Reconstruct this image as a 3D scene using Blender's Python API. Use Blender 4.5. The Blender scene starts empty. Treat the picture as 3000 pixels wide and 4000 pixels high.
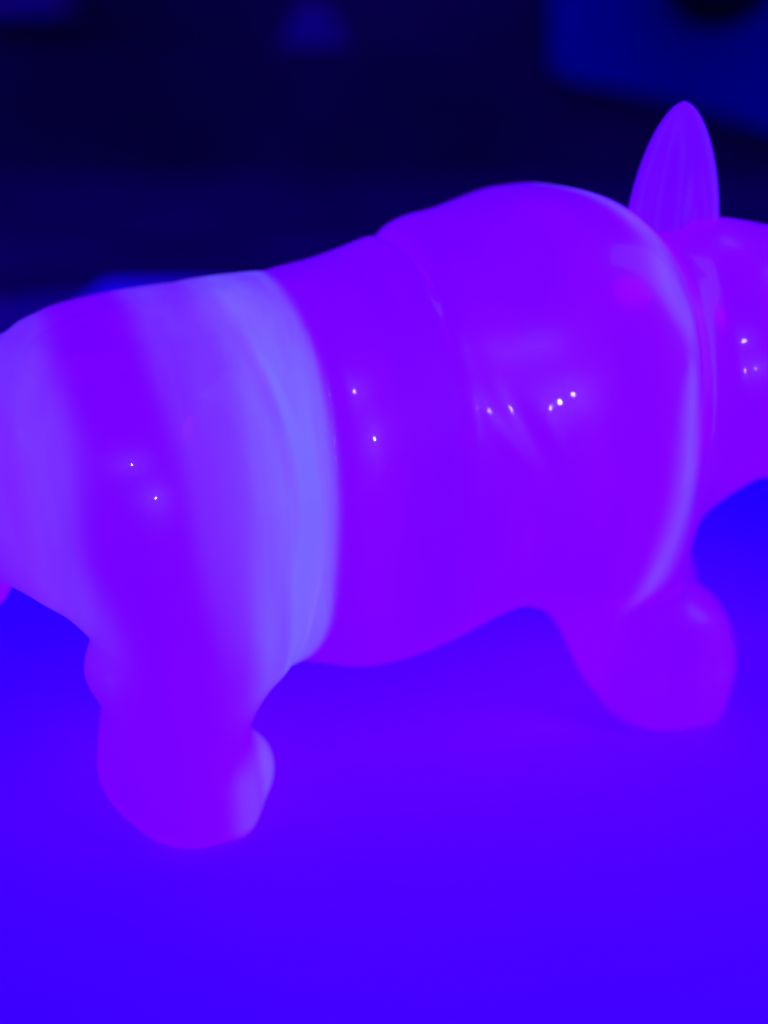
import bpy, math
import numpy as np
from mathutils import Vector, Matrix

# ------------------------------------------------------------------ camera, world, lights
scene = bpy.context.scene
C = scene.collection
CM = 0.01                                   # the scene is laid out in centimetres
R = math.radians

cam_d = bpy.data.cameras.new('camera')
cam = bpy.data.objects.new('camera', cam_d)
C.objects.link(cam)
cam.location = (0, 0, 7.4 * CM)
cam.rotation_euler = (R(90 - 22), 0, 0)
cam_d.sensor_fit = 'HORIZONTAL'
cam_d.sensor_width = 24.0
cam_d.lens = 12.0 / math.tan(R(20))
cam_d.clip_start = 0.004
cam_d.clip_end = 30
cam_d.dof.use_dof = True
cam_d.dof.focus_distance = 9.9 * CM
cam_d.dof.aperture_fstop = 9.5
scene.camera = cam

world = bpy.data.worlds.new('World')
scene.world = world
world.use_nodes = True
bg = world.node_tree.nodes['Background']
bg.inputs['Color'].default_value = (0.012, 0.0, 1.0, 1)
bg.inputs['Strength'].default_value = 1.3

vs = scene.view_settings
vs.view_transform = 'Standard'; vs.look = 'None'; vs.exposure = 0; vs.gamma = 1


def aim(o, target):
    d = Vector(target) * CM - o.location
    o.rotation_euler = d.to_track_quat('-Z', 'Y').to_euler()


def area(name, loc, target, sx, sy, col, power, spread=180):
    l = bpy.data.lights.new(name, 'AREA')
    l.shape = 'RECTANGLE'; l.size = sx * CM; l.size_y = sy * CM
    l.color = col; l.energy = power; l.spread = R(spread)
    o = bpy.data.objects.new(name, l); C.objects.link(o)
    o.location = Vector(loc) * CM
    aim(o, target)
    return o


# the black-light torch held over the figurine, in front and to the right
sp = bpy.data.lights.new('violet_torch', 'SPOT')
sp.color = (0.14, 0.0, 1.0); sp.energy = 1.8
sp.spot_size = R(27); sp.spot_blend = 1.0; sp.shadow_soft_size = 5.0 * CM
spo = bpy.data.objects.new('violet_torch', sp); C.objects.link(spo)
spo.location = Vector((11.5, 3.5, 17.0)) * CM
aim(spo, (1.8, 13.0, 1.0))

# unseen cool area lights added at either side, for sheen on the stone
area('cool_fill_right', (11.0, 9.8, 13.2), (-1, 10.0, 11.0), 6.5, 26, (0.0, 0.60, 1.0), 0.022)
area('cool_fill_left', (-10.5, 6.0, 8.0), (-3, 10, 8.0), 4, 15, (0.12, 0.30, 1.0), 0.005)


def bulb(name, loc, r, col, power):
    l = bpy.data.lights.new(name, 'POINT')
    l.color = col; l.energy = power; l.shadow_soft_size = r * CM
    o = bpy.data.objects.new(name, l); C.objects.link(o)
    o.location = Vector(loc) * CM
    return o


bulb('warm_lamp', (3.4, -8.0, 5.8), 0.16, (1.0, 0.8, 0.8), 0.030)
bulb('warm_lamp_high', (-0.8, -8.0, 14.5), 0.18, (1.0, 0.72, 0.8), 0.030)


# ------------------------------------------------------------------ materials
def mat(name, col, rough=0.5, spec=0.5, ior=1.5, coat=0.0, noise=None, bump=None, sss=0.0, nscale=40.0, glow=None):
    m = bpy.data.materials.new(name); m.use_nodes = True
    nt = m.node_tree; b = nt.nodes['Principled BSDF']
    b.inputs['Base Color'].default_value = (*col, 1)
    b.inputs['Roughness'].default_value = rough
    b.inputs['Specular IOR Level'].default_value = spec
    b.inputs['IOR'].default_value = ior
    b.inputs['Coat Weight'].default_value = coat
    b.inputs['Coat Roughness'].default_value = 0.03
    if glow:      # the stone fluoresces faintly under black light
        b.inputs['Emission Color'].default_value = (*glow, 1); b.inputs['Emission Strength'].default_value = 1.0
    if sss:
        b.inputs['Subsurface Weight'].default_value = sss
        b.inputs['Subsurface Radius'].default_value = (1.0, 0.8, 1.0)
        b.inputs['Subsurface Scale'].default_value = 0.004
    tc = nt.nodes.new('ShaderNodeTexCoord')
    if noise:
        n = nt.nodes.new('ShaderNodeTexNoise'); n.inputs['Scale'].default_value = nscale
        n.inputs['Detail'].default_value = 5
        nt.links.new(tc.outputs['Object'], n.inputs['Vector'])
        r = nt.nodes.new('ShaderNodeValToRGB')
        r.color_ramp.elements[0].position = 0.35; r.color_ramp.elements[1].position = 0.65
        r.color_ramp.elements[0].color = (*[c * (1 - noise) for c in col], 1)
        r.color_ramp.elements[1].color = (*[min(1, c * (1 + noise)) for c in col], 1)
        nt.links.new(n.outputs['Fac'], r.inputs['Fac'])
        nt.links.new(r.outputs['Color'], b.inputs['Base Color'])
    if bump:
        sc, st, dist = bump
        n2 = nt.nodes.new('ShaderNodeTexNoise'); n2.inputs['Scale'].default_value = sc
        n2.inputs['Detail'].default_value = 3
        nt.links.new(tc.outputs['Object'], n2.inputs['Vector'])
        bp = nt.nodes.new('ShaderNodeBump'); bp.inputs['Strength'].default_value = st
        bp.inputs['Distance'].default_value = dist
        nt.links.new(n2.outputs['Fac'], bp.inputs['Height'])
        nt.links.new(bp.outputs['Normal'], b.inputs['Normal'])
    return m


ONYX = mat('banded_onyx', (0.34, 0.0006, 0.92), rough=0.33, ior=1.5, coat=0.45, glow=(0.180, 0.0, 0.8),
            bump=(140, 0.10, 0.0006))


def band_nodes(m):
    """pale fluorescent layers of the stone, stored per vertex, broken up by stretched noise"""
    nt = m.node_tree; b = nt.nodes['Principled BSDF']
    at = nt.nodes.new('ShaderNodeAttribute'); at.attribute_name = 'bands'
    tc = nt.nodes.new('ShaderNodeTexCoord')
    mp = nt.nodes.new('ShaderNodeMapping'); mp.inputs['Scale'].default_value = (260, 60, 22)
    mp.inputs['Rotation'].default_value = (0, R(-5), 0)
    nz = nt.nodes.new('ShaderNodeTexNoise'); nz.inputs['Scale'].default_value = 1.0; nz.inputs['Detail'].default_value = 4
    mr = nt.nodes.new('ShaderNodeMapRange')
    mr.inputs['From Min'].default_value = 0.3; mr.inputs['From Max'].default_value = 0.7
    mr.inputs['To Min'].default_value = 0.60; mr.inputs['To Max'].default_value = 1.35
    mul = nt.nodes.new('ShaderNodeMath'); mul.operation = 'MULTIPLY'; mul.use_clamp = True
    L = nt.links.new
    L(tc.outputs['Object'], mp.inputs['Vector']); L(mp.outputs['Vector'], nz.inputs['Vector'])
    L(nz.outputs['Fac'], mr.inputs['Value']); L(at.outputs['Fac'], mul.inputs[0]); L(mr.outputs['Result'], mul.inputs[1])
    for sock, c0, c1 in [('Emission Color', (0.180, 0.0, 0.8, 1), (0.190, 0.145, 0.95, 1)),
                         ('Base Color', (0.34, 0.0006, 0.92, 1), (0.30, 0.10, 0.95, 1))]:
        mx = nt.nodes.new('ShaderNodeMix'); mx.data_type = 'RGBA'
        mx.inputs['A'].default_value = c0; mx.inputs['B'].default_value = c1
        # faint cloudiness of the plain stone as well
        L(mul.outputs[0], mx.inputs['Factor']); L(mx.outputs['Result'], b.inputs[sock])
    n2 = nt.nodes.new('ShaderNodeTexNoise'); n2.inputs['Scale'].default_value = 1.0; n2.inputs['Detail'].default_value = 3
    mp2 = nt.nodes.new('ShaderNodeMapping'); mp2.inputs['Scale'].default_value = (75, 45, 14)
    L(tc.outputs['Object'], mp2.inputs['Vector']); L(mp2.outputs['Vector'], n2.inputs['Vector'])
    m2 = nt.nodes.new('ShaderNodeMapRange')
    m2.inputs['From Min'].default_value = 0.3; m2.inputs['From Max'].default_value = 0.7
    m2.inputs['To Min'].default_value = 0.82; m2.inputs['To Max'].default_value = 1.12
    L(n2.outputs['Fac'], m2.inputs['Value']); L(m2.outputs['Result'], b.inputs['Emission Strength'])


band_nodes(ONYX)
EAR = mat('thin_onyx', (0.50, 0.0006, 0.92), rough=0.45, ior=1.45, glow=(0.10, 0.0, 0.5), noise=0.25, nscale=90)
DARKGLAZE = mat('dark_polished_stone', (0.05, 0.01, 0.10), rough=0.1)
SHEET = mat('pale_blue_card', (0.62, 0.0, 0.90), rough=0.65, spec=0.06, noise=0.05, nscale=25,
            bump=(900, 0.15, 0.0001))
MAT2 = mat('dark_violet_mat', (0.3, 0.001, 0.22), rough=0.8, spec=0.1, noise=0.1)
TABLE = mat('dark_table_top', (0.16, 0.001, 0.085), rough=0.7, spec=0.1, noise=0.3, nscale=12)
WALL = mat('dark_wall', (0.16, 0.001, 0.068), rough=0.9, spec=0.05, noise=0.3, nscale=4)
PANEL = mat('blue_panel', (0.001, 0.001, 0.30), rough=0.8, spec=0.05, noise=0.06, nscale=10)
PANELRIM = mat('violet_panel_rim', (0.05, 0.002, 0.2), rough=0.8, spec=0.05)
BLOB = mat('blue_plastic', (0.25, 0.001, 0.19), rough=0.6, spec=0.1)
BLACK = mat('black_plastic', (0.006, 0.002, 0.03), rough=0.6, spec=0.1)


# ------------------------------------------------------------------ helpers
def link(name, verts, faces, m, parent=None, smooth=True):
    me = bpy.data.meshes.new(name)
    me.from_pydata([tuple(v) for v in verts], [], [tuple(int(i) for i in f) for f in faces])
    me.update()
    if smooth:
        me.polygons.foreach_set('use_smooth', [True] * len(me.polygons))
    me.materials.append(m)
    o = bpy.data.objects.new(name, me); C.objects.link(o)
    if parent: o.parent = parent
    return o


def tag(o, label=None, cat=None, group=None, kind=None):
    if label: o['label'] = label
    if cat: o['category'] = cat
    if group: o['group'] = group
    if kind: o['kind'] = kind
    return o


def rounded_slab(outline, z0, z1, bev):
    """prism over a 2-D outline with bevelled upper rim; returns verts, faces (cm)"""
    n = len(outline); cx = sum(p[0] for p in outline) / n; cy = sum(p[1] for p in outline) / n
    rings = []
    for k, (dz, ins) in enumerate([(0, 0), (1, 0), (1, bev)]):
        z = z0 if k == 0 else (z1 - bev if k == 1 else z1)
        ring = []
        for x, y in outline:
            d = math.hypot(x - cx, y - cy)
            s = (d - ins) / d
            ring.append((cx + (x - cx) * s, cy + (y - cy) * s, z))
        rings.append(ring)
    v = [p for r in rings for p in r]
    f = []
    for k in range(2):
        for i in range(n):
            j = (i + 1) % n
            f.append((k * n + i, k * n + j, (k + 1) * n + j, (k + 1) * n + i))
    f.append(tuple(range(2 * n, 3 * n)))
    f.append(tuple(reversed(range(n))))
    return v, f


def smin(a, b, k):
    h = np.clip(0.5 + 0.5 * (b - a) / k, 0, 1)
    return b + (a - b) * h - k * h * (1 - h)


def spl(x, xs, ys):
    """smooth monotone-ish interpolation (Catmull-Rom/Hermite) of a table"""
    xs = np.array(xs, np.float32); ys = np.array(ys, np.float32)
    m = np.gradient(ys, xs)
    x = np.clip(x, xs[0], xs[-1])
    i = np.clip(np.searchsorted(xs, x) - 1, 0, len(xs) - 2)
    h = xs[i + 1] - xs[i]; t = (x - xs[i]) / h
    return ((2 * t**3 - 3 * t**2 + 1) * ys[i] + (t**3 - 2 * t**2 + t) * h * m[i]
            + (-2 * t**3 + 3 * t**2) * ys[i + 1] + (t**3 - t**2) * h * m[i + 1])


def surface_nets(F, lo, h):
    """mesh the zero level of F (negative inside) with naive surface nets"""
    S = F < 0
    nx, ny, nz = F.shape
    corners = [(i, j, k) for i in (0, 1) for j in (0, 1) for k in (0, 1)]
    cnt = np.zeros((nx - 1, ny - 1, nz - 1), np.int8)
    for i, j, k in corners:
        cnt += S[i:nx - 1 + i, j:ny - 1 + j, k:nz - 1 + k]
    act = (cnt > 0) & (cnt < 8)
    I, J, K = np.nonzero(act)
    idx = -np.ones(act.shape, np.int64); idx[I, J, K] = np.arange(len(I))
    acc = np.zeros((len(I), 3)); n = np.zeros(len(I))
    for c in corners:
        for ax in range(3):
            if c[ax]: continue
            d = list(c); d[ax] = 1
            a = F[I + c[0], J + c[1], K + c[2]]; b = F[I + d[0], J + d[1], K + d[2]]
            m = (a < 0) != (b < 0)
            t = np.where(m, a / np.where(m, a - b, 1), 0)
            P = np.array(c, float)[None, :].repeat(len(I), 0)
            P[:, ax] += t
            acc += P * m[:, None]; n += m
    V = acc / n[:, None] + np.stack([I, J, K], 1)
    V = V * h + np.array(lo)
    Q = []
    for ax in range(3):
        o1, o2 = [(1, 2), (2, 0), (0, 1)][ax]
        sl0 = [slice(1, -1)] * 3; sl1 = [slice(1, -1)] * 3
        sl0[ax] = slice(0, F.shape[ax] - 1); sl1[ax] = slice(1, F.shape[ax])
        s0 = S[tuple(sl0)]; s1 = S[tuple(sl1)]
        E = np.argwhere(s0 != s1)
        flip = s0[tuple(E.T)]
        off = np.ones(3, int); off[ax] = 0
        E = E + off
        def g(d1, d2):
            q = E.copy(); q[:, o1] -= d1; q[:, o2] -= d2
            return idx[q[:, 0], q[:, 1], q[:, 2]]
        q = np.stack([g(0, 0), g(1, 0), g(1, 1), g(0, 1)], 1)
        q[~flip] = q[~flip][:, ::-1]
        Q.append(q)
    return V, np.concatenate(Q)


# ------------------------------------------------------------------ the rhinoceros figurine
TH = R(19.0)
O = Vector((0.256, 11.57, 0))
root = bpy.data.objects.new('rhinoceros_figurine', None); C.objects.link(root)
root.location = O * CM
root.rotation_euler = (0, 0, TH)
tag(root, 'polished violet-glowing stone rhinoceros figurine with pale bands, standing on the blue card', 'figurine')

# body coordinates: a = towards the head, b = towards the far side, z = up (cm)
h = 0.045
lo = (-6.2, -4.3, -0.1); hi = (8.2, 3.0, 7.4)
ax_ = [np.arange(lo[i], hi[i], h, dtype=np.float32) for i in range(3)]
A, B, Z = np.meshgrid(*ax_, indexing='ij')


def ell(c, r, f=None):
    q = np.sqrt(((A - c[0]) / r[0])**2 + ((B - c[1]) / r[1])**2 + ((Z - c[2]) / r[2])**2)
    return (q - 1) * min(r)


def cone(p, q, r0, r1):
    p = np.array(p, np.float32); q = np.array(q, np.float32); d = q - p; L = float(d @ d)
    t = np.clip(((A - p[0]) * d[0] + (B - p[1]) * d[1] + (Z - p[2]) * d[2]) / L, 0, 1)
    return np.sqrt((A - p[0] - t * d[0])**2 + (B - p[1] - t * d[1])**2 + (Z - p[2] - t * d[2])**2) - (r0 + (r1 - r0) * t)


def torso():
    a = ax_[0]
    T = [(-5.3, 4.20, 2.9, 0.55), (-4.9, 4.65, 2.8, 1.25), (-4.5, 4.92, 2.95, 1.75), (-4.0, 5.16, 2.75, 2.12),
         (-3.4, 5.33, 2.25, 2.38), (-2.9, 5.41, 2.0, 2.42), (-2.5, 5.46, 1.8, 2.32), (-2.0, 5.53, 1.55, 2.07),
         (-1.5, 5.58, 1.35, 1.80), (-0.9, 5.68, 1.18, 1.90), (-0.37, 5.84, 1.20, 1.93), (0.36, 6.10, 1.45, 2.00),
         (0.9, 6.21, 1.8, 2.16), (1.45, 6.33, 2.0, 2.30), (1.9, 6.33, 2.1, 2.34), (2.25, 6.18, 2.2, 2.26),
         (2.6, 5.95, 2.3, 1.98), (3.0, 5.90, 2.4, 1.75), (3.6, 5.6, 2.7, 1.45), (4.2, 5.2, 3.0, 1.2)]
    xa, zt, zb, w = [list(q) for q in zip(*T)]
    top = spl(a, xa, zt)[:, None, None]; bot = spl(a, xa, zb)[:, None, None]; ww = spl(a, xa, w)[:, None, None]
    zc = (top + bot) / 2 - 0.12; hu = top - zc; hd = zc - bot
    hz = np.where(Z > zc, hu, hd)
    n = 2.6
    q = (np.abs(B / ww)**n + np.abs((Z - zc) / hz)**n)**(1 / n)
    f = (q - 1) * np.minimum(ww, np.minimum(hu, hd))
    f = np.maximum(f, (np.abs(A + 0.5) - 4.75))
    return f


def leg(tab, b0, k=1):
    """tab rows: z, a_left, a_right, centre b, half-depth b"""
    t = np.array(tab, np.float32)[::-1]
    z = ax_[2]
    al = spl(z, t[:, 0], t[:, 1])[None, None]; ar = spl(z, t[:, 0], t[:, 2])[None, None]
    bc = spl(z, t[:, 0], t[:, 3])[None, None] * k; rb = spl(z, t[:, 0], t[:, 4])[None, None]
    ac = (al + ar) / 2; ra = (ar - al) / 2
    f = (np.sqrt(((A - ac) / ra)**2 + ((B - bc) / rb)**2) - 1) * np.minimum(ra, rb)
    cap = np.maximum(-Z, Z - t[-1, 0])
    return np.maximum(f, cap) + 0.06 * np.exp(-(np.maximum(Z, 0) / 0.1)**2)


F = torso()
hind = [(5.0, -3.6, -2.4, -0.90, 0.40), (4.5, -3.95, -2.0, -1.05, 0.80), (3.9, -4.2, -1.65, -1.15, 0.95), (3.2, -4.20, -1.62, -1.22, 0.98),
        (2.8, -3.98, -1.55, -1.25, 1.02), (2.45, -3.76, -1.50, -1.27, 0.99), (1.96, -3.86, -1.76, -1.27, 0.92),
        (1.6, -3.74, -2.02, -1.26, 0.86), (1.15, -3.80, -2.22, -1.24, 0.82), (0.63, -3.82, -2.14, -1.24, 0.82),
        (0.25, -3.62, -2.10, -1.24, 0.76), (0.0, -3.45, -2.15, -1.24, 0.68)]
fore = [(4.9, 1.2, 2.3, -0.9, 0.40), (4.3, 0.9, 2.6, -1.05, 0.80), (3.5, 0.85, 2.75, -1.15, 1.1), (2.9, 0.85, 2.75, -1.18, 1.12),
        (2.4, 1.00, 2.95, -1.15, 1.02), (2.0, 1.25, 3.15, -1.08, 0.82), (1.5, 1.55, 3.70, -1.02, 0.80),
        (1.0, 1.82, 3.98, -0.98, 0.82), (0.55, 2.05, 4.02, -0.98, 0.86), (0.2, 2.3, 3.88, -0.98, 0.78),
        (0.0, 2.4, 3.7, -0.98, 0.68)]
F = smin(F, leg(hind, 0), 0.45)
F = smin(F, leg(fore, 0), 0.40)
farh = [(z, al + 0.15, ar + 0.15, bc, rb) for z, al, ar, bc, rb in hind]
farf = [(z, al + 0.85, ar + 0.75, bc, rb) for z, al, ar, bc, rb in fore]
F = smin(F, leg(farh, 0, -1), 0.30)
F = smin(F, leg(farf, 0, -1), 0.28)
# toes
for (a, b, r) in [(-2.26, -1.15, 0.29), (-2.5, -1.72, 0.22), (3.70, -0.95, 0.28), (3.42, -1.55, 0.22),
                  (-2.1, 1.15, 0.30), (4.0, 0.95, 0.34)]:
    F = smin(F, ell((a, b, 0.42), (r, r, 0.42)), 0.12)
# buttock, tail root, tail
F = smin(F, ell((-4.4, 0.1, 3.8), (0.95, 1.0, 1.0)), 0.4)
F = smin(F, ell((-4.85, -0.1, 3.15), (0.55, 0.8, 0.9)), 0.2)
F = smin(F, cone((-4.8, 0.1, 4.7), (-5.35, 0.15, 3.9), 0.42, 0.28), 0.25)
F = smin(F, cone((-5.35, 0.15, 3.9), (-5.2, 0.1, 2.9), 0.26, 0.2), 0.15)
# haunch and shoulder masses
F = smin(F, ell((-3.0, 0.9, 3.3), (1.45, 1.2, 1.6)), 0.4)
F = smin(F, ell((1.6, -1.0, 3.9), (1.5, 1.25, 1.9)), 0.5)
F = smin(F, ell((1.5, 1.0, 4.0), (1.35, 1.2, 1.9)), 0.5)


# folds in the hide: each is a curve a = g(z) round both flanks
def gcurve(pts):
    p = sorted(pts); return spl(ax_[2], [q[0] for q in p], [q[1] for q in p])[None, None]


def sig(x): return 1 / (1 + np.exp(-np.clip(x, -30, 30)))


absB = np.abs(B)
# hip plate: proud behind its front edge
g = gcurve([(1.5, -2.0), (2.4, -1.72), (3.0, -1.52), (4.0, -1.42), (4.9, -1.44), (5.4, -1.5), (6.0, -1.55)])
d = A - g
m = sig((Z - 1.7) / 0.15) * (1 - 0.92 * sig((Z - 5.35) / 0.12))
F = F + m * (0.09 * np.exp(-(np.maximum(d, 0) / 0.14)**2) * sig(d / 0.05))
# crease crossing the hip
g = gcurve([(1.8, -2.1), (2.5, -1.98), (3.1, -1.88), (3.75, -1.74), (4.2, -1.82), (4.6, -1.98), (5.0, -2.12), (5.25, -2.3), (5.6, -2.5), (6, -2.7)])
d = A - g
F = F + m * (0.014 * np.exp(-(d / 0.10)**2) - 0.010 * np.exp(-((d - 0.2) / 0.13)**2))
# rump fold at the back end
g = gcurve([(2.4, -3.9), (3.4, -4.0), (4.4, -4.1), (5.2, -4.25), (6, -4.35)])
d = A - g
F = F + 0.03 * np.exp(-(d / 0.12)**2) * sig((Z - 2.4) / 0.2)
# shoulder plate, rear edge
g = gcurve([(1.5, 0.0), (2.6, 0.02), (3.6, 0.02), (4.6, 0.0), (5.2, -0.12), (5.7, -0.12), (6.3, -0.12)])
d = A - g
dep = 0.05 + 0.95 * sig((Z - 5.6) / 0.12)
F = F + dep * (0.19 * np.exp(-(d / 0.07)**2) - 0.03 * np.exp(-((d - 0.28) / 0.25)**2)) * sig((Z - 2.2) / 0.3)
# slanting folds behind the fore leg
for (a0, a1, w_) in [(0.12, 0.72, 0.011), (0.62, 1.05, 0.008)]:
    g = gcurve([(3.0, a1 + 0.25), (3.7, a1), (4.2, (a0 + a1) / 2), (4.7, a0), (5.4, a0 - 0.3)])
    d = A - g
    mm = np.exp(-((Z - 4.1) / 0.65)**2)
    F = F + mm * (w_ * np.exp(-((d - 0.14) / 0.13)**2) - w_ * np.exp(-((d + 0.10) / 0.13)**2))
# shoulder plate, front edge / neck fold
g = gcurve([(2.0, 1.85), (2.6, 2.0), (3.4, 2.28), (4.2, 2.42), (5.0, 2.40), (5.6, 2.30), (6.0, 2.18), (6.5, 2.12)])
d = A - g
F = F + (-0.015 * np.exp(-((d + 0.2) / 0.2)**2) + 0.04 * np.exp(-((d - 0.15) / 0.2)**2)) * sig((Z - 2.5) / 0.25)

# neck and head, turned towards the camera side
N = cone((2.5, -0.35, 4.1), (3.6, -1.05, 4.55), 1.80, 1.38)
g2 = 0.09 * np.exp(-((A - 3.35) / 0.12)**2)
F = smin(F, N, 0.22)
H = cone((4.0, -0.85, 4.55), (5.3, -2.9, 3.8), 1.32, 0.78)
H = smin(H, cone((5.3, -2.9, 3.8), (5.7, -3.4, 3.55), 0.76, 0.66), 0.2)
H = smin(H, ell((4.3, -1.7, 4.25), (0.85, 0.8, 0.95)), 0.35)      # cheek
H = smin(H, ell((3.2, -0.95, 5.45), (0.72, 0.58, 0.62)), 0.4)   # ear boss
H = smin(H, ell((5.1, 0.0, 5.3), (0.5, 0.5, 0.5)), 0.3)
F = smin(F, H, 0.16)
F = np.maximum(F, -Z).astype(np.float32)

V, Q = surface_nets(F, lo, h)
# two rounds of Taubin-like smoothing keep the glaze free of grid marks
def smooth(V, Q, n=6):
    e = np.concatenate([Q[:, [0, 1]], Q[:, [1, 2]], Q[:, [2, 3]], Q[:, [3, 0]]])
    for it in range(n * 2):
        lam = 0.5 if it % 2 == 0 else -0.52
        s = np.zeros_like(V); c = np.zeros(len(V))
        for ax in range(3):
            s[:, ax] = np.bincount(e[:, 0], V[e[:, 1], ax], len(V)) + np.bincount(e[:, 1], V[e[:, 0], ax], len(V))
        c = np.bincount(e.ravel(), minlength=len(V))
        V = V + lam * (s / c[:, None] - V)
    return V
V = smooth(V, Q)
V[:, 2] = np.maximum(V[:, 2], 0.0) + 0.01


def band_field(P):
    a, b, z = P[:, 0], P[:, 1], P[:, 2]
    def cv(pts):
        p = sorted(pts); return spl(z, [q[0] for q in p], [q[1] for q in p])
    def st(x, w): return 1 / (1 + np.exp(-np.clip(x / w, -30, 30)))
    out = np.zeros(len(P))
    # main layer: soft behind, ending at the hip fold
    lf = cv([(0.0, -2.30), (0.6, -2.40), (1.2, -2.45), (2.0, -2.27), (2.8, -2.34), (3.4, -2.30), (4.0, -2.24), (4.8, -2.22), (5.4, -2.30), (5.8, -2.42)])
    rt = cv([(0.0, -1.9), (1.2, -1.8), (2.2, -1.50), (2.8, -1.42), (3.6, -1.36), (4.4, -1.38), (5.0, -1.44), (5.4, -1.52), (5.8, -1.62)])
    low = st(z - 1.75, 0.12)
    main = st(a - lf, 0.085) * st(rt - a, 0.02) * low
    inner = np.exp(-((a - (rt - 0.33)) / 0.16)**2) * st(4.4 - z, 0.3)
    out += main * (0.64 + 0.34 * inner)
    # thin bright seam through it
    sm = cv([(1.8, -1.95), (2.5, -1.86), (3.1, -1.80), (3.75, -1.66), (4.2, -1.72), (4.6, -1.82), (5.0, -1.95), (5.4, -2.1)])
    out += 0.55 * np.exp(-((a - sm) / 0.04)**2) * main * st(5.0 - z, 0.15)
    out -= 0.16 * np.exp(-((a - sm + 0.14) / 0.09)**2) * main * st(z - 3.8, 0.3)
    # milky halo behind the main layer
    h0 = cv([(2.6, -2.7), (3.5, -2.78), (4.4, -2.84), (5.2, -2.98), (5.7, -3.05)])
    out += 0.19 * st(a - h0, 0.05) * st(lf - a, 0.1) * st(z - 3.2, 0.35)
    # rump layer
    r0 = cv([(2.4, -3.5), (3.0, -3.62), (3.6, -3.80), (4.7, -3.76), (5.5, -3.95)])
    out += 0.21 * st(r0 - a, 0.06) * st(a - r0 + 0.62, 0.12) * st(z - 2.5, 0.25)
    # neck layer
    n0 = cv([(1.9, 1.98), (2.3, 2.06), (3.0, 2.20), (3.8, 2.24), (4.5, 2.20), (5.2, 2.19), (5.7, 2.06), (6.0, 2.1), (6.3, 1.9)])
    wv = cv([(1.9, 0.05), (2.6, 0.13), (3.8, 0.11), (4.7, 0.06), (5.0, 0.03), (5.4, 0.10), (5.8, 0.14), (6.3, 0.06)])
    out += 0.36 * np.exp(-np.abs((a - n0 + 0.09) / (wv * 1.25))**2) * st(z - 2.35, 0.13) * (1 - 0.75 * np.exp(-((z - 5.0) / 0.16)**2))
    # the same main layer cut again by the hind foot
    out += (0.30 + 0.28 * st(a + 2.17, 0.02)) * st(a + 2.50, 0.05) * st(z - 0.16, 0.03) * st(0.85 - z, 0.06) * st(-1.6 - a, 0.1) * st(-b - 0.3, 0.1)
    return np.clip(out, 0, 1.1)


body = link('body', V * CM, Q, ONYX, root)
at = body.data.attributes.new('bands', 'FLOAT', 'POINT')
at.data.foreach_set('value', band_field(V).astype(np.float32))


def ear(base, tip, facing, width, name='ear'):
    """a cupped, pointed leaf with thickness: hollow in front, round behind"""
    base = Vector(base); tip = Vector(tip); up = (tip - base); L = up.length; up.normalize()
    fc = Vector(facing); fc = (fc - up * fc.dot(up)).normalized(); sd = up.cross(fc).normalized()
    nu, nv = 64, 120
    verts = []; faces = []
    for i in range(nu + 1):
        t = i / nu
        wdt = width * max(0.0, 1 - t**2.2)**0.60
        wdt = max(wdt, 0.004)
        dp = wdt * 0.5
        for j in range(nv):
            ph = 2 * math.pi * j / nv
            x = math.cos(ph) * wdt; y = math.sin(ph)
            if y > 0:      # front: a hollow with rolled rims
                u = x / wdt
                en = math.sin(math.pi * min(1, 0.12 + t * 0.88))
                yy = dp * 0.55 * y - dp * en * (0.40 * math.exp(-((u + 0.38) / 0.30)**2)
                                                + 0.36 * math.exp(-((u - 0.42) / 0.20)**2) * math.exp(-((t - 0.3) / 0.3)**2))
            else:
                yy = -dp * (-y)
            p = base + up * (L * t) + sd * x + fc * yy
            verts.append(p * CM)
    for i in range(nu):
        for j in range(nv):
            k = (j + 1) % nv
            faces.append((i * nv + j, i * nv + k, (i + 1) * nv + k, (i + 1) * nv + j))
    faces.append(tuple(range(nv))[::-1]); faces.append(tuple(range(nu * nv, (nu + 1) * nv)))
    return link(name, verts, faces, EAR, root)


ear((2.74, -0.80, 5.5), (2.74, -0.80, 7.25), (-0.3, -1.0, 0.0), 0.525)
ear((5.15, 0.1, 5.45), (5.85, 0.3, 6.9), (0.8, -0.8, 0.1), 0.52)


def lathe_horn(base, tip, r, bend):
    base = Vector(base); tip = Vector(tip); n, m = 14, 20
    up = (tip - base).normalized(); sd = up.orthogonal().normalized(); fw = up.cross(sd)
    vs_, fs_ = [], []
    for i in range(n + 1):
        t = i / n; c = base.lerp(tip, t) + Vector(bend) * math.sin(t * math.pi)
        rr = r * (1 - t)**0.75 + 0.015
        for j in range(m):
            p = 2 * math.pi * j / m
            vs_.append((c + (sd * math.cos(p) + fw * math.sin(p)) * rr) * CM)
    for i in range(n):
        for j in range(m):
            k = (j + 1) % m
            fs_.append((i * m + j, i * m + k, (i + 1) * m + k, (i + 1) * m + j))
    fs_.append(tuple(range(m))[::-1]); fs_.append(tuple(range(n * m, (n + 1) * m)))
    return link('horn', vs_, fs_, ONYX, root)


lathe_horn((5.75, -3.4, 4.05), (6.05, -3.7, 5.4), 0.36, (-0.06, 0.06, 0))


def ball(name, c, r, m, parent, sc=(1, 1, 1)):
    vs_, fs_ = [], []; n, k = 10, 16
    for i in range(n + 1):
        t = math.pi * i / n
        for j in range(k):
            p = 2 * math.pi * j / k
            vs_.append((Vector((math.sin(t) * math.cos(p) * sc[0], math.sin(t) * math.sin(p) * sc[1], math.cos(t) * sc[2])) * r + Vector(c)) * CM)
    for i in range(n):
        for j in range(k):
            q = (j + 1) % k
            fs_.append((i * k + j, (i + 1) * k + j, (i + 1) * k + q, i * k + q))
    return link(name, vs_, fs_, m, parent)


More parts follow.
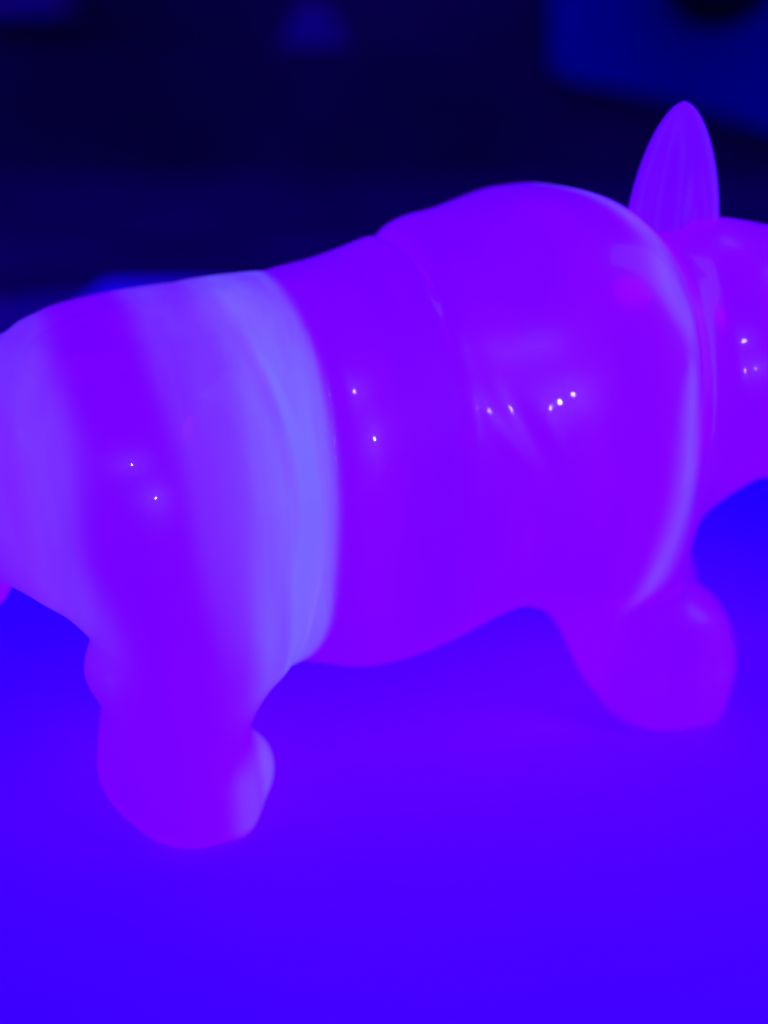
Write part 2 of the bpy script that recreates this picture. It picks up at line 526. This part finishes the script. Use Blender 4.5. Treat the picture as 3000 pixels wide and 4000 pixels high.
ball('eye', (4.05, -2.35, 4.75), 0.15, DARKGLAZE, root)
ball('eye', (5.35, -1.45, 4.75), 0.15, DARKGLAZE, root)

# ------------------------------------------------------------------ what it stands on
def poly_plate(name, pts, z0, z1, m, bev=0.1):
    v, f = rounded_slab(pts, z0, z1, bev)
    return link(name, [Vector(p) * CM for p in v], f, m, smooth=False)


card = poly_plate('card_sheet', [(-60, -25), (60, -25), (60, 39), (24, 42.0), (4, 43.4), (-11.3, 43.4), (-11.3, 28), (-60, 20)], -0.30, 0.0, SHEET, 0.05)
tag(card, 'pale blue glowing card under the figurine, lit by the violet lamp', 'card')
matt = poly_plate('desk_mat', [(-60, 20), (-10.2, 20), (-12.0, 43.0), (-16, 41), (-22, 37.5), (-60, 20.5)], -0.6, -0.304, MAT2, 0.05)
tag(matt, 'dark violet mat showing past the far left edge of the card', 'mat')

tb = poly_plate('table', [(-140, -60), (160, -60), (160, 120), (-140, 120)], -3.0, -0.604, TABLE, 0.2)
tag(tb, kind='structure')
wl = link('wall', [Vector(p) * CM for p in [(-160, 121, -20), (180, 121, -20), (180, 121, 120), (-160, 121, 120),
                                            (-160, 126, -20), (180, 126, -20), (180, 126, 120), (-160, 126, 120)]],
          [(0, 1, 2, 3), (7, 6, 5, 4), (0, 4, 5, 1), (3, 2, 6, 7), (1, 5, 6, 2), (0, 3, 7, 4)], WALL, smooth=False)
tag(wl, kind='structure')


def wall_px(x, y, Y):
    f = 829.5 / math.tan(R(20)); p = R(22)
    u = (x - 829.5) / f; v = (1106 - y) / f
    d = (u, math.cos(p) + v * math.sin(p), -math.sin(p) + v * math.cos(p))
    t = Y / d[1]
    return (t * d[0], 7.4 + t * d[2])


def wall_slab(name, pts, y0, y1, m, label, cat, bev=0.6):
    v, f = rounded_slab(pts, 0, y1 - y0, bev)
    vv = [Vector((p[0], y1 - p[2], p[1])) * CM for p in v]
    o = link(name, vv, f, m, smooth=False)
    return tag(o, label, cat)


def round_poly(pts, r, n=6):
    out = []
    N_ = len(pts)
    for i in range(N_):
        p = Vector(pts[i]); a = (Vector(pts[i - 1]) - p); b = (Vector(pts[(i + 1) % N_]) - p)
        ra = min(r, a.length / 2.1, b.length / 2.1)
        s = p + a.normalized() * ra; e = p + b.normalized() * ra
        for k in range(n + 1):
            t = k / n
            out.append(tuple((s * (1 - t)**2 + p * 2 * t * (1 - t) + e * t * t)))
    return out


pp = [(1190, 172), (1300, 192), (1480, 238), (1660, 290), (1900, 360), (1900, -260), (1190, -260)]
wall_slab('hanging_panel', round_poly([wall_px(x, y, 107.5) for x, y in pp], 2.0), 106.8, 108.9, PANEL,
          'blurred blue panel before the dark cabinet at upper right, its lower edge slanting', 'panel')
c = wall_px(1560, -75, 100)
o = ball('dark_globe', (c[0], 100, c[1]), 5.2, BLACK, None, (1, 1, 0.95))
tag(o, 'dark round globe in front of the blue panel at top right', 'globe')
c = wall_px(680, 108, 115)
# small cone and box on a dark ledge
def cone_thing(name, cx, y, z, r, hgt, m):
    vs_, fs_ = [], []; k = 28; prof = [(r, 0), (r * 0.95, hgt * 0.12), (r * 0.6, hgt * 0.6), (r * 0.45, hgt * 0.82), (r * 0.2, hgt * 0.97), (0.02, hgt)]
    for rr, zz in prof:
        for j in range(k):
            p = 2 * math.pi * j / k; vs_.append(Vector((cx + rr * math.cos(p), y + rr * math.sin(p), z + zz)) * CM)
    for i in range(len(prof) - 1):
        for j in range(k):
            q = (j + 1) % k; fs_.append((i * k + j, i * k + q, (i + 1) * k + q, (i + 1) * k + j))
    fs_.append(tuple(range(k))[::-1])
    return link(name, vs_, fs_, m)
o = cone_thing('plastic_cone', c[0], 115, c[1], 4.0, 4.4, BLOB)
tag(o, 'small blurred blue cone on the dark cabinet in the middle of the background', 'cone')
zl = c[1]
cab = poly_plate('cabinet', [(-159, 109), (179, 109), (179, 120.9), (-159, 120.9)], -0.60, zl - 0.01, WALL, 0.3)
tag(cab, 'dark low cabinet along the wall carrying the blue cone and box', 'cabinet')
a0 = wall_px(-120, 40, 113); a1 = wall_px(132, -80, 113)
o = poly_plate('plastic_box', round_poly([(a0[0], 110.5), (a1[0], 110.5), (a1[0], 118), (a0[0], 118)], 0.8), a0[1], a1[1], BLOB, 0.4)
tag(o, 'blurred blue box at the top left corner of the background', 'box')
